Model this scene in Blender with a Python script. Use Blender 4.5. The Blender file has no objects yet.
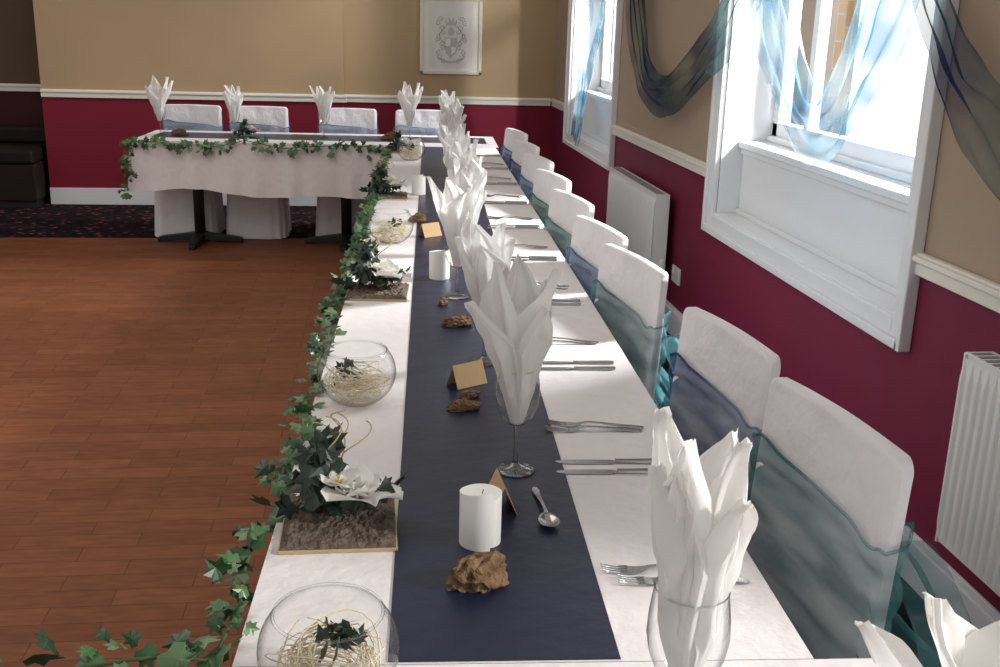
import bpy, math, random
from math import sin, cos, pi, radians, atan, sqrt
from mathutils import Vector, Matrix, noise
S = bpy.context.scene
COL = S.collection
R = random.Random(11)

# ------------------------------------------------------------------ camera
F = 1050.0
CAMH = 1.54
HEAD = radians(7.1); PITCH = atan(307/1050); ROLL = radians(1.6); BETA = radians(3.0)
fw = Vector((sin(HEAD)*cos(PITCH), cos(HEAD)*cos(PITCH), -sin(PITCH)))
r0 = Vector((cos(HEAD), -sin(HEAD), 0)); u0 = r0.cross(fw)
cr = r0*cos(ROLL) + u0*sin(ROLL)
cu = -r0*sin(ROLL) + u0*cos(ROLL)
CP = Vector((0, 0, CAMH))
cd = bpy.data.cameras.new('camera'); cam = bpy.data.objects.new('camera', cd); COL.objects.link(cam)
cd.sensor_width = 36; cd.lens = 36*F/1000; cd.clip_start = .02
m = Matrix.Identity(4)
for i in range(3):
    m[i][0] = cr[i]; m[i][1] = cu[i]; m[i][2] = -fw[i]; m[i][3] = CP[i]
cam.matrix_world = m
S.camera = cam
def ray(px, py): return cr*((px-500)/F) - cu*((py-333.5)/F) + fw
def pz(px, py, z):
    d = ray(px, py); return CP + d*((z-CAMH)/d.z)
def onx(px, py, x):
    d = ray(px, py); return CP + d*(x/d.x)
def ony(px, py, y):
    d = ray(px, py); return CP + d*(y/d.y)
def T(u, v, z=0): return Vector((u*cos(BETA)+v*sin(BETA), -u*sin(BETA)+v*cos(BETA), z))
def UV(p): return (p.x*cos(BETA)-p.y*sin(BETA), p.x*sin(BETA)+p.y*cos(BETA))
TZ = .75
XW = 1.57
YB = 9.25
DADO = .92

# ------------------------------------------------------------------ mesh helper
class G:
    def __init__(s): s.v = []; s.f = []
    def add(s, vs, fs):
        o = len(s.v); s.v += [tuple(v) for v in vs]; s.f += [tuple(i+o for i in f) for f in fs]; return s
    def box(s, x0, x1, y0, y1, z0, z1):
        return s.add([(x0,y0,z0),(x1,y0,z0),(x1,y1,z0),(x0,y1,z0),(x0,y0,z1),(x1,y0,z1),(x1,y1,z1),(x0,y1,z1)],
              [(3,2,1,0),(4,5,6,7),(0,1,5,4),(1,2,6,5),(2,3,7,6),(3,0,4,7)])
    def grid(s, fn, nu, nv, cu=False):
        vs = []; n = nu if cu else nu+1
        for j in range(nv+1):
            for i in range(n): vs.append(fn(i/nu, j/nv))
        fs = []
        for j in range(nv):
            for i in range(nu):
                a = j*n+i; b = j*n+(i+1) % n if cu else a+1
                fs.append((a, b, b+n, a+n))
        return s.add(vs, fs)
    def tube(s, pts, r, n=6, cap=True):
        pts = [Vector(p) for p in pts]; k = len(pts); vs = []
        for i, p in enumerate(pts):
            t = (pts[min(i+1, k-1)]-pts[max(i-1, 0)]).normalized()
            ref = Vector((0,0,1)) if abs(t.z) < .85 else Vector((1,0,0))
            a = t.cross(ref).normalized(); b = t.cross(a)
            rr = r[i] if isinstance(r, (list, tuple)) else r
            for q in range(n):
                w = 2*pi*q/n; vs.append(p+a*cos(w)*rr+b*sin(w)*rr)
        fs = [(i*n+q, i*n+(q+1) % n, (i+1)*n+(q+1) % n, (i+1)*n+q) for i in range(k-1) for q in range(n)]
        if cap: fs += [tuple(range(n)), tuple((k-1)*n+q for q in reversed(range(n)))]
        return s.add(vs, fs)
    def lathe(s, prof, n=32, c=(0,0,0)):
        def fn(a, b):
            r, z = prof[round(b*(len(prof)-1))]
            return (c[0]+r*cos(2*pi*a), c[1]+r*sin(2*pi*a), c[2]+z)
        return s.grid(fn, n, len(prof)-1, True)
    def prism(s, out, a, b, ax):   # outline extruded along an axis
        def P(p, t): return (t, p[0], p[1]) if ax == 'x' else ((p[0], t, p[1]) if ax == 'y' else (p[0], p[1], t))
        n = len(out)
        return s.add([P(p, a) for p in out]+[P(p, b) for p in out],
              [tuple(range(n)), tuple(reversed(range(n, 2*n)))]+[(i, (i+1) % n, n+(i+1) % n, n+i) for i in range(n)])
    def build(s, name, mat, parent=None, smooth=False, loc=None, rz=0, bevel=0, solid=0, kind=None, label=None, autos=0):
        me = bpy.data.meshes.new(name); me.from_pydata(s.v, [], s.f); me.update()
        import bmesh
        bm = bmesh.new(); bm.from_mesh(me); bmesh.ops.recalc_face_normals(bm, faces=bm.faces)
        if autos:
            for e in bm.edges:
                if len(e.link_faces) == 2 and e.calc_face_angle(0) > autos: e.smooth = False
            smooth = True
        bm.to_mesh(me); bm.free()
        me.materials.append(mat)
        if smooth: me.polygons.foreach_set('use_smooth', [True]*len(me.polygons))
        o = bpy.data.objects.new(name, me); COL.objects.link(o)
        if parent: o.parent = parent
        if loc is not None: o.location = loc
        o.rotation_euler = (0, 0, rz)
        if solid:
            md = o.modifiers.new('solid', 'SOLIDIFY'); md.thickness = solid; md.offset = 0
        if bevel:
            md = o.modifiers.new('bevel', 'BEVEL'); md.width = bevel; md.segments = 3; md.limit_method = 'ANGLE'
        if kind: o['kind'] = kind
        if label: o['label'] = label
        return o
def tag(o, label, cat, group=None):
    o['label'] = label; o['category'] = cat
    if group: o['group'] = group
    return o
def thing(name, label, cat, loc=(0,0,0), rz=0, group=None):
    o = bpy.data.objects.new(name, None); COL.objects.link(o); o.empty_display_size = .05
    o.location = loc; o.rotation_euler = (0,0,rz)
    return tag(o, label, cat, group)
def dup(root, loc, rz, label, scale=1):
    c = root.copy(); COL.objects.link(c); c.location = loc; c.rotation_euler = (0,0,rz); c['label'] = label
    c.scale = (scale,)*3
    for ch in list(root.children):
        d = ch.copy(); COL.objects.link(d); d.parent = c
        for g in list(ch.children):
            e = g.copy(); COL.objects.link(e); e.parent = d
    return c

# ------------------------------------------------------------------ materials
def nmat(name):
    mt = bpy.data.materials.new(name); mt.use_nodes = True
    nt = mt.node_tree; b = nt.nodes['Principled BSDF']
    return mt, nt, b
def mat(name, c, rough=.5, metal=0, var=.12, ns=8, bump=0, bs=40, spec=.5, dist=.01):
    mt, nt, b = nmat(name)
    b.inputs['Roughness'].default_value = rough; b.inputs['Metallic'].default_value = metal
    b.inputs['Specular IOR Level'].default_value = spec
    tc = nt.nodes.new('ShaderNodeTexCoord')
    nz = nt.nodes.new('ShaderNodeTexNoise'); nz.inputs['Scale'].default_value = ns; nz.inputs['Detail'].default_value = 4
    nt.links.new(tc.outputs['Object'], nz.inputs['Vector'])
    mx = nt.nodes.new('ShaderNodeMix'); mx.data_type = 'RGBA'
    mx.inputs[6].default_value = (*[x*(1-var) for x in c], 1); mx.inputs[7].default_value = (*[min(1, x*(1+var)) for x in c], 1)
    nt.links.new(nz.outputs['Fac'], mx.inputs[0]); nt.links.new(mx.outputs[2], b.inputs['Base Color'])
    if bump:
        n2 = nt.nodes.new('ShaderNodeTexNoise'); n2.inputs['Scale'].default_value = bs; n2.inputs['Detail'].default_value = 5
        nt.links.new(tc.outputs['Object'], n2.inputs['Vector'])
        bp = nt.nodes.new('ShaderNodeBump'); bp.inputs['Strength'].default_value = bump; bp.inputs['Distance'].default_value = dist
        nt.links.new(n2.outputs['Fac'], bp.inputs['Height']); nt.links.new(bp.outputs['Normal'], b.inputs['Normal'])
    return mt
def glassmat(name, edge=.55, refl=.6, pos=.5, base=.05):
    mt, nt, b = nmat(name); nt.nodes.remove(b); out = nt.nodes['Material Output']
    tr = nt.nodes.new('ShaderNodeBsdfTransparent'); gl = nt.nodes.new('ShaderNodeBsdfGlossy'); gl.inputs['Roughness'].default_value = .03
    lw = nt.nodes.new('ShaderNodeLayerWeight'); lw.inputs['Blend'].default_value = .5
    rp = nt.nodes.new('ShaderNodeValToRGB')
    rp.color_ramp.elements[0].color = (.985,.99,.99,1); rp.color_ramp.elements[1].color = (edge,edge*1.02,edge*1.02,1)
    rp.color_ramp.elements[0].position = pos
    nt.links.new(lw.outputs['Facing'], rp.inputs['Fac']); nt.links.new(rp.outputs['Color'], tr.inputs['Color'])
    pw = nt.nodes.new('ShaderNodeMath'); pw.operation = 'POWER'; pw.inputs[1].default_value = 4; nt.links.new(lw.outputs['Facing'], pw.inputs[0])
    mr = nt.nodes.new('ShaderNodeMapRange'); mr.inputs[3].default_value = base; mr.inputs[4].default_value = refl; nt.links.new(pw.outputs[0], mr.inputs[0])
    mx = nt.nodes.new('ShaderNodeMixShader'); nt.links.new(mr.outputs[0], mx.inputs[0])
    nt.links.new(tr.outputs[0], mx.inputs[1]); nt.links.new(gl.outputs[0], mx.inputs[2]); nt.links.new(mx.outputs[0], out.inputs['Surface'])
    return mt
def organza(name, c1, c2, alpha=.6, ns=3, tlr=.45, edge=.5, stretch=1.0):
    mt, nt, b = nmat(name); nt.nodes.remove(b); out = nt.nodes['Material Output']
    tc = nt.nodes.new('ShaderNodeTexCoord'); nz = nt.nodes.new('ShaderNodeTexNoise'); nz.inputs['Scale'].default_value = ns
    mp = nt.nodes.new('ShaderNodeMapping'); mp.inputs['Scale'].default_value = (1, 1, stretch)
    nt.links.new(tc.outputs['Object'], mp.inputs[0]); nt.links.new(mp.outputs[0], nz.inputs['Vector'])
    rp = nt.nodes.new('ShaderNodeValToRGB'); rp.color_ramp.elements[0].color = (*c1, 1); rp.color_ramp.elements[1].color = (*c2, 1)
    rp.color_ramp.elements[0].position = .38; rp.color_ramp.elements[1].position = .62
    nt.links.new(nz.outputs['Fac'], rp.inputs['Fac'])
    tr = nt.nodes.new('ShaderNodeBsdfTransparent'); df = nt.nodes.new('ShaderNodeBsdfDiffuse'); tl = nt.nodes.new('ShaderNodeBsdfTranslucent')
    nt.links.new(rp.outputs[0], df.inputs[0]); nt.links.new(rp.outputs[0], tl.inputs[0])
    m1 = nt.nodes.new('ShaderNodeMixShader'); m1.inputs[0].default_value = tlr
    nt.links.new(df.outputs[0], m1.inputs[1]); nt.links.new(tl.outputs[0], m1.inputs[2])
    lw = nt.nodes.new('ShaderNodeLayerWeight'); lw.inputs['Blend'].default_value = .4
    mr = nt.nodes.new('ShaderNodeMapRange'); mr.inputs[3].default_value = alpha; mr.inputs[4].default_value = min(1, alpha+edge)
    nt.links.new(lw.outputs['Facing'], mr.inputs[0])
    fa = nt.nodes.new('ShaderNodeMapRange'); fa.inputs[1].default_value = .35; fa.inputs[2].default_value = .65; fa.inputs[3].default_value = 1.25; fa.inputs[4].default_value = .72
    nt.links.new(nz.outputs['Fac'], fa.inputs[0])
    mu = nt.nodes.new('ShaderNodeMath'); mu.operation = 'MULTIPLY'; mu.use_clamp = True
    nt.links.new(mr.outputs[0], mu.inputs[0]); nt.links.new(fa.outputs[0], mu.inputs[1])
    m2 = nt.nodes.new('ShaderNodeMixShader'); nt.links.new(mu.outputs[0], m2.inputs[0])
    nt.links.new(tr.outputs[0], m2.inputs[1]); nt.links.new(m1.outputs[0], m2.inputs[2]); nt.links.new(m2.outputs[0], out.inputs['Surface'])
    return mt
def fabric_white(name, c, tl=.25, bs=60, bump=.25):
    mt = mat(name, c, .85, 0, .04, 6, bump, bs, .2)
    nt = mt.node_tree; b = nt.nodes['Principled BSDF']; out = nt.nodes['Material Output']
    t = nt.nodes.new('ShaderNodeBsdfTranslucent'); t.inputs[0].default_value = (*c, 1)
    mx = nt.nodes.new('ShaderNodeMixShader'); mx.inputs[0].default_value = tl
    nt.links.new(b.outputs[0], mx.inputs[1]); nt.links.new(t.outputs[0], mx.inputs[2]); nt.links.new(mx.outputs[0], out.inputs['Surface'])
    return mt
def wallmat(name, up, low):
    mt, nt, b = nmat(name); b.inputs['Roughness'].default_value = .65; b.inputs['Specular IOR Level'].default_value = .25
    g = nt.nodes.new('ShaderNodeNewGeometry'); sx = nt.nodes.new('ShaderNodeSeparateXYZ'); nt.links.new(g.outputs['Position'], sx.inputs[0])
    mth = nt.nodes.new('ShaderNodeMath'); mth.operation = 'GREATER_THAN'; mth.inputs[1].default_value = DADO
    nt.links.new(sx.outputs['Z'], mth.inputs[0])
    nz = nt.nodes.new('ShaderNodeTexNoise'); nz.inputs['Scale'].default_value = 1.5; nt.links.new(g.outputs['Position'], nz.inputs['Vector'])
    mx = nt.nodes.new('ShaderNodeMix'); mx.data_type = 'RGBA'; mx.inputs[6].default_value = (*low, 1); mx.inputs[7].default_value = (*up, 1)
    nt.links.new(mth.outputs[0], mx.inputs[0])
    hs = nt.nodes.new('ShaderNodeHueSaturation'); mr = nt.nodes.new('ShaderNodeMapRange'); mr.inputs[3].default_value = .9; mr.inputs[4].default_value = 1.1
    nt.links.new(nz.outputs['Fac'], mr.inputs[0]); nt.links.new(mr.outputs[0], hs.inputs['Value'])
    nt.links.new(mx.outputs[2], hs.inputs['Color']); nt.links.new(hs.outputs[0], b.inputs['Base Color'])
    return mt
def leafmat(name, cols):
    mt, nt, b = nmat(name); b.inputs['Roughness'].default_value = .38
    g = nt.nodes.new('ShaderNodeNewGeometry'); rp = nt.nodes.new('ShaderNodeValToRGB')
    e = rp.color_ramp.elements
    e[0].color = (*cols[0], 1); e[1].color = (*cols[-1], 1)
    for k, c in enumerate(cols[1:-1]):
        n = e.new((k+1)/(len(cols)-1)); n.color = (*c, 1)
    nt.links.new(g.outputs['Random Per Island'], rp.inputs[0]); nt.links.new(rp.outputs[0], b.inputs['Base Color'])
    return mt
def woodfloor():
    mt, nt, b = nmat('wood_floor'); b.inputs['Roughness'].default_value = .5
    b.inputs['Specular IOR Level'].default_value = .25
    tc = nt.nodes.new('ShaderNodeTexCoord')
    br = nt.nodes.new('ShaderNodeTexBrick'); br.inputs['Scale'].default_value = 1; br.inputs['Brick Width'].default_value = .36
    br.inputs['Row Height'].default_value = .085; br.inputs['Mortar Size'].default_value = .0018; br.offset = .43; br.inputs['Mortar Smooth'].default_value = .5
    br.inputs['Color1'].default_value = (.26,.090,.038,1); br.inputs['Color2'].default_value = (.20,.066,.027,1); br.inputs['Mortar'].default_value = (.105,.034,.014,1)
    nt.links.new(tc.outputs['Object'], br.inputs['Vector'])
    mp = nt.nodes.new('ShaderNodeMapping'); mp.inputs['Scale'].default_value = (7, 32, 1); nt.links.new(tc.outputs['Object'], mp.inputs[0])
    nz = nt.nodes.new('ShaderNodeTexNoise'); nz.inputs['Scale'].default_value = 1.5; nz.inputs['Detail'].default_value = 5; nt.links.new(mp.outputs[0], nz.inputs['Vector'])
    mx = nt.nodes.new('ShaderNodeMix'); mx.data_type = 'RGBA'; mx.blend_type = 'MULTIPLY'; mx.inputs[0].default_value = .5
    rp = nt.nodes.new('ShaderNodeValToRGB'); rp.color_ramp.elements[0].color = (.5,.5,.5,1); rp.color_ramp.elements[1].color = (1.25,1.2,1.15,1)
    rp.color_ramp.elements[0].position = .3; rp.color_ramp.elements[1].position = .7
    nt.links.new(nz.outputs['Fac'], rp.inputs[0]); nt.links.new(br.outputs['Color'], mx.inputs[6]); nt.links.new(rp.outputs[0], mx.inputs[7])
    nt.links.new(mx.outputs[2], b.inputs['Base Color'])
    return mt
def carpetmat():
    mt, nt, b = nmat('carpet'); b.inputs['Roughness'].default_value = .95; b.inputs['Specular IOR Level'].default_value = .05
    tc = nt.nodes.new('ShaderNodeTexCoord')
    vo = nt.nodes.new('ShaderNodeTexVoronoi'); vo.inputs['Scale'].default_value = 14; nt.links.new(tc.outputs['Object'], vo.inputs['Vector'])
    nz = nt.nodes.new('ShaderNodeTexNoise'); nz.inputs['Scale'].default_value = 16; nz.inputs['Detail'].default_value = 4; nt.links.new(tc.outputs['Object'], nz.inputs['Vector'])
    rp = nt.nodes.new('ShaderNodeValToRGB'); e = rp.color_ramp.elements
    e[0].color = (.22,.12,.09,1); e[0].position = .1; e[1].color = (.014,.007,.010,1); e[1].position = .42
    n = e.new(.25); n.color = (.09,.02,.022,1)
    nt.links.new(vo.outputs['Distance'], rp.inputs[0])
    mx = nt.nodes.new('ShaderNodeMix'); mx.data_type = 'RGBA'; mx.inputs[7].default_value = (.02,.018,.026,1)
    mr = nt.nodes.new('ShaderNodeMapRange'); mr.inputs[1].default_value = .45; mr.inputs[2].default_value = .65
    nt.links.new(nz.outputs['Fac'], mr.inputs[0]); nt.links.new(mr.outputs[0], mx.inputs[0]); nt.links.new(rp.outputs[0], mx.inputs[6])
    nt.links.new(mx.outputs[2], b.inputs['Base Color'])
    return mt
def brickmat():
    mt, nt, b = nmat('yellow_brick'); b.inputs['Roughness'].default_value = .9
    tc = nt.nodes.new('ShaderNodeTexCoord'); mp = nt.nodes.new('ShaderNodeMapping'); mp.inputs['Rotation'].default_value = (pi/2, 0, pi/2)
    br = nt.nodes.new('ShaderNodeTexBrick'); br.inputs['Scale'].default_value = 1; br.inputs['Brick Width'].default_value = .23; br.inputs['Row Height'].default_value = .075
    br.inputs['Mortar Size'].default_value = .008
    br.inputs['Color1'].default_value = (.50,.33,.12,1); br.inputs['Color2'].default_value = (.38,.23,.08,1); br.inputs['Mortar'].default_value = (.45,.40,.32,1)
    nt.links.new(tc.outputs['Object'], mp.inputs[0]); nt.links.new(mp.outputs[0], br.inputs['Vector']); nt.links.new(br.outputs['Color'], b.inputs['Base Color'])
    return mt

M = dict(
    wood=woodfloor(), carpet=carpetmat(), brick=brickmat(),
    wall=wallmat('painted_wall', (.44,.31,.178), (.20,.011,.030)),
    wallr=wallmat('painted_window_wall', (.39,.29,.205), (.175,.011,.045)),  # duller copy of the wall paint, backlit shade put into the colour
    walld=wallmat('shaded_wall', (.10,.06,.032), (.045,.006,.010)),  # much darker copy of the wall paint, recess shade painted into the alcove colour
    white=mat('white_gloss_paint', (.75,.75,.76), .35, 0, .03, 3),
    cream=mat('cream_paint', (.78,.74,.65), .4, 0, .03, 3),
    rad=mat('radiator_enamel', (.86,.86,.85), .3, 0, .02, 3),
    grille=mat('radiator_grille', (.25,.25,.25), .5),
    cloth=mat('damask_cloth', (.79,.74,.735), .42, 0, .05, 30, .5, 24, .5),
    cover=mat('chair_cover_fabric', (.80,.78,.80), .7, 0, .04, 7, .6, 9, .3, .03),
    napkin=fabric_white('napkin_paper', (.88,.865,.845), .45, 18, .2),
    runner=mat('navy_runner', (.007,.011,.033), .36, 0, .2, 5, .3, 12, .45, .012),
    glass=glassmat('clear_glass', .42, .8, .45, .06), stem=glassmat('stem_glass', .16, .9, .1, .12), bowlglass=glassmat('bowl_glass', .5, .65), pane=glassmat('window_glass', .9, .3),
    ivy=leafmat('ivy_leaf', [(.010,.035,.010), (.018,.068,.018), (.04,.125,.035), (.13,.22,.10), (.014,.05,.015)]),
    dark=leafmat('dark_leaf', [(.006,.015,.009), (.016,.04,.02), (.010,.018,.018), (.04,.08,.035)]),
    vine=mat('vine', (.06,.09,.03), .7), twig=mat('pale_twig', (.48,.38,.18), .7),
    raffia=leafmat('raffia', [(.80,.70,.48), (.65,.50,.28), (.88,.82,.66), (.72,.62,.38)]),
    petal=fabric_white('white_petal', (.90,.88,.84), .25, 30, .1),
    wax=mat('white_wax', (.86,.85,.82), .5, 0, .02, 6),
    pollen=mat('flower_centre', (.55,.45,.12), .8, 0, .3, 60),
    bark=mat('rough_bark', (.15,.115,.09), .9, 0, .75, 55, 1.0, 110, .15),
    board=mat('pale_board', (.50,.36,.2), .7, 0, .2, 20),
    cork=mat('brown_bark', (.18,.11,.06), .9, 0, .9, 50, 1.0, 90, .15),
    kraft=mat('kraft_card', (.52,.34,.17), .8, 0, .08, 60),
    steel=mat('polished_steel', (.42,.41,.41), .2, 1, .05, 5),
    black=mat('black_metal', (.010,.010,.012), .5), tabletop=mat('table_laminate', (.25,.16,.09), .5, 0, .2, 10),
    leather=mat('dark_leather', (.012,.006,.006), .55, 0, .2, 12, .2, 60, .2), darkwood=mat('dark_wood', (.016,.008,.006), .6, 0, .3, 12, 0, 40, .2),
    paper=mat('aged_paper', (.76,.74,.66), .8, 0, .04, 10), ink=mat('grey_ink', (.32,.32,.30), .8, 0, .4, 60), inkl=mat('pale_ink', (.47,.47,.43), .8, 0, .3, 50),
    pframe=mat('pale_frame', (.72,.66,.52), .45, 0, .1, 20),
)
SASH = dict(
    teal=organza('teal_organza', (.05,.165,.18), (.16,.33,.34), .36, 4, .06, .26, 5),
    navy=organza('navy_organza', (.035,.065,.17), (.11,.16,.30), .40, 4, .06, .28, 5),
    green=organza('green_organza', (.05,.17,.13), (.13,.29,.24), .36, 4, .06, .26, 5),
    blue=organza('blue_organza', (.07,.16,.32), (.18,.30,.45), .38, 4, .06, .26, 5),
)
SWG = dict(light=organza('pale_blue_organza', (.05,.21,.34), (.40,.56,.64), .36, 4, .22, .4), dark=organza('dark_teal_organza', (.012,.03,.085), (.04,.125,.11), .40, 3, .12, .4),
           deep=organza('deep_blue_organza', (.015,.035,.11), (.035,.12,.11), .38, 2.5, .15, .4))

# ------------------------------------------------------------------ room shell
YW = pz(150, 238, 0).y
g = G().box(-5, .15, -1.5, YW, -.04, 0); g.build('floor', M['wood'], kind='structure')
g = G().box(-5, .15, YW, 10.2, -.04, -.002).box(.15, XW+.3, -1.5, 10.2, -.04, -.002); g.build('floor_carpet', M['carpet'], kind='structure')
WIN = []
a = onx(905, 374, XW); b = onx(708, 247, XW)
WIN.append((a.y, b.y))
a2 = onx(613, 181, XW); b2 = onx(567, 151, XW)
WIN.append((a2.y, min(b2.y, YB-.25)))
ZB = .66; ZT = 2.55; WH = 3.0; AW = .075
ops = [(WIN[0][0]+AW, WIN[0][1]-AW), (WIN[1][0]+AW, WIN[1][1]-AW)]
g = G()
ys = [.9, ops[0][0], ops[0][1], ops[1][0], ops[1][1], YB+.3]
for k in (0, 2, 4): g.box(XW, XW+.3, ys[k], ys[k+1], 0, WH)
for k in (1, 3): g.box(XW, XW+.3, ys[k], ys[k+1], 0, ZB+AW); g.box(XW, XW+.3, ys[k], ys[k+1], ZT, WH)
g.build('wall_right', M['wallr'], kind='structure')
xb1 = ony(343, 60, YB).x; xb0 = ony(42, 100, YB-.06).x
G().box(xb1, XW, YB, YB+.3, 0, WH).build('wall_back', M['wall'], kind='structure')
G().box(xb0, xb1, YB-.06, YB+.3, 0, WH).build('wall_chimney', M['wall'], kind='structure')
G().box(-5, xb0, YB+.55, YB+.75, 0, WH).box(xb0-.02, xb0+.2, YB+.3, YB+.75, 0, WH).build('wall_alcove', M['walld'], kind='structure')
def rail(x0, x1, y0, y1, ax):
    g = G(); z = DADO
    if ax == 'x': g.box(x0-.022, x0, y0, y1, z-.035, z+.03); g.box(x0-.034, x0, y0, y1, z+.005, z+.022)
    else: g.box(x0, x1, y0-.022, y0, z-.035, z+.03); g.box(x0, x1, y0-.034, y0, z+.005, z+.022)
    return g
n = 1
for (p, q) in ((.9, WIN[0][0]), (WIN[0][1], WIN[1][0]), (WIN[1][1], YB-.001)):
    rail(XW, 0, p, q, 'x').build('trim_%d' % n, M['cream'], kind='structure', bevel=.004); n += 1
for (p, q, y) in ((xb1, XW-.034, YB), (xb0, xb1+.03, YB-.06), (-5, xb0-.02, YB+.55)):
    rail(p, q, y, 0, 'y').build('trim_%d' % n, M['cream'], kind='structure', bevel=.004); n += 1
G().box(XW-.02, XW, .9, YB, 0, .13).box(XW-.012, XW, .9, YB, .13, .15).build('baseboard_right', M['white'], kind='structure', bevel=.004)
G().box(xb1, XW-.02, YB-.02, YB, 0, .14).box(xb0, xb1+.02, YB-.08, YB-.06, 0, .14).build('baseboard_back', M['white'], kind='structure', bevel=.004)
G().box(-5, xb0-.02, YB+.53, YB+.55, 0, .14).build('baseboard_alcove', M['white'], kind='structure', bevel=.004)

for k, ((wy0, wy1), (oy0, oy1)) in enumerate(zip(WIN, ops)):
    w = bpy.data.objects.new('window_%d' % (k+1), None); COL.objects.link(w); w['kind'] = 'structure'
    w.location = (XW, (wy0+wy1)/2, ZB); L = w.location
    def bx(g, x0, x1, y0, y1, z0, z1): return g.box(x0-L.x, x1-L.x, y0-L.y, y1-L.y, z0-L.z, z1-L.z)
    g = G()
    bx(g, XW-.025, XW, wy0, oy0, ZB, ZT+AW); bx(g, XW-.025, XW, oy1, wy1, ZB, ZT+AW)
    bx(g, XW-.025, XW, oy0, oy1, ZT, ZT+AW); bx(g, XW-.025, XW, oy0, oy1, ZB, ZB+AW)
    bx(g, XW-.04, XW, wy0-.012, wy0+.018, ZB-.012, ZT+AW); bx(g, XW-.04, XW, wy1-.018, wy1+.012, ZB-.012, ZT+AW); bx(g, XW-.04, XW, wy0, wy1, ZB-.012, ZB+.018)
    g.build('architrave', M['white'], w, bevel=.005)
    g = G()
    bx(g, XW, XW+.3, oy0, oy0+.008, ZB+AW, ZT); bx(g, XW, XW+.3, oy1-.008, oy1, ZB+AW, ZT); bx(g, XW, XW+.3, oy0, oy1, ZT-.008, ZT); bx(g, XW-.012, XW+.3, oy0, oy1, ZB+AW, ZB+AW+.008)
    g.build('reveal', M['white'], w)
    ZS = 1.06
    g = G(); bx(g, XW+.10, XW+.13, oy0+.008, oy1-.008, ZB+AW+.008, ZS-.02)
    for (ya_, yb_, za_, zb_) in ((oy0+.008, oy1-.008, ZB+AW+.008, ZB+AW+.03), (oy0+.008, oy1-.008, ZS-.045, ZS-.02)):
        bx(g, XW+.088, XW+.10, ya_, yb_, za_, zb_)
    g.build('apron_panel', M['white'], w, bevel=.003)
    g = G(); bx(g, XW+.075, XW+.3, oy0+.008, oy1-.008, ZS-.02, ZS+.012); g.build('window_sill', M['white'], w, bevel=.006)
    g = G(); x0, x1 = XW+.225, XW+.285; fwid = .07
    bx(g, x0, x1, oy0+.008, oy0+fwid, ZS+.012, ZT-.008); bx(g, x0, x1, oy1-fwid, oy1-.008, ZS+.012, ZT-.008)
    bx(g, x0, x1, oy0, oy1, ZS+.012, ZS+.10); bx(g, x0, x1, oy0, oy1, ZT-.08, ZT-.008)
    bx(g, x0-.02, x1, oy0, oy1, ZS+.012, ZS+.04)
    bx(g, x0+.01, x1, oy0, oy1, 1.90, 1.96)
    yc = oy0+(oy1-oy0)*.80
    bx(g, x0+.01, x1, yc-.025, yc+.025, ZS+.1, ZT-.05)
    g.build('sash_frame', M['white'], w, bevel=.005)
    X = x0+.03-L.x
    g = G().add([(X, oy0+fwid-L.y, ZS+.1-L.z), (X, oy1-fwid-L.y, ZS+.1-L.z), (X, oy1-fwid-L.y, ZT-.08-L.z), (X, oy0+fwid-L.y, ZT-.08-L.z)], [(0,1,2,3)]); g.build('window_pane', M['pane'], w)
# yellow-brick building outside
bld = thing('brick_building', 'yellow brick building outside, seen through the large nearer window', 'building', (4.0, 11.6, 0))
G().box(0, .2, -2.5, 3, -2, 4).build('brick_wall', M['brick'], bld)
G().box(-.05, .25, -2.6, 3, 4, 4.12).build('coping', M['cream'], bld)

# ------------------------------------------------------------------ radiators
def radiator(label, y0, y1, z0, z1):
    L = y1-y0; D = .10
    t = thing('radiator', label, 'radiator', (XW-.012, (y0+y1)/2, 0), 0, 'white panel radiators under the dado rail')
    g = G(); nfl = int(L/.034)
    def fr(a, b):
        y = -L/2+a*L; z = z0+.01+b*(z1-z0-.02)
        d = .006*max(-.5, min(1, 1.6*cos(2*pi*a*nfl)))*(1 if .03 < b < .97 else 0)
        return (-D-.002-d, y, z)
    g.grid(fr, nfl*6, 10); g.box(-D+.002, -D+.014, -L/2, L/2, z0, z1-.002)
    g.build('front_panel', M['rad'], t, smooth=False)
    G().box(-.045, -.03, -L/2, L/2, z0, z1-.002).build('rear_panel', M['rad'], t)
    for s in (-1, 1):
        G().box(-D-.004, -.028, s*L/2-.004, s*L/2+.004, z0-.004, z1+.004).build('side_panel', M['rad'], t, bevel=.002)
    g = G().box(-D-.002, -.028, -L/2, L/2, z1, z1+.006); gr = g.build('top_grille', M['rad'], t, bevel=.001)
    sl = G()
    for i in range(int(L/.03)):
        y = -L/2+.02+i*.03
        if y < L/2-.02: sl.box(-D+.004, -.045, y, y+.016, z1+.005, z1+.0075)
    sl.build('grille_slot', M['grille'], gr)
    for s in (-.3, .3): G().box(-.03, .006, s*L-.02, s*L+.02, z0+.05, z1-.05).build('wall_bracket', M['rad'], t)
    G().tube([(-.06, -L/2+.01, z0+.02), (-.06, -L/2-.045, z0+.02), (-.06, -L/2-.05, 0.0)], .0075, 8).build('pipe', M['white'], t, True)
    G().lathe([(0, 0), (.016, 0), (.019, .02), (.017, .055), (.010, .066), (0, .066)], 16, (-.06, -L/2-.05, z0+.02)).build('valve', M['white'], t, True)
    return t
p = onx(967, 354, XW-.11); 
radiator('large white panel radiator at right edge, nearest the camera', p.y-1.1, p.y, .28, p.z)
p1 = onx(657, 196, XW-.11); p2 = onx(611, 163, XW-.11); pb = onx(657, 278, XW-.11)
radiator('smaller white panel radiator on the wall between the two windows', p1.y, p2.y, min(pb.z, .36), p1.z)
p = onx(677, 275, XW)
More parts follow.
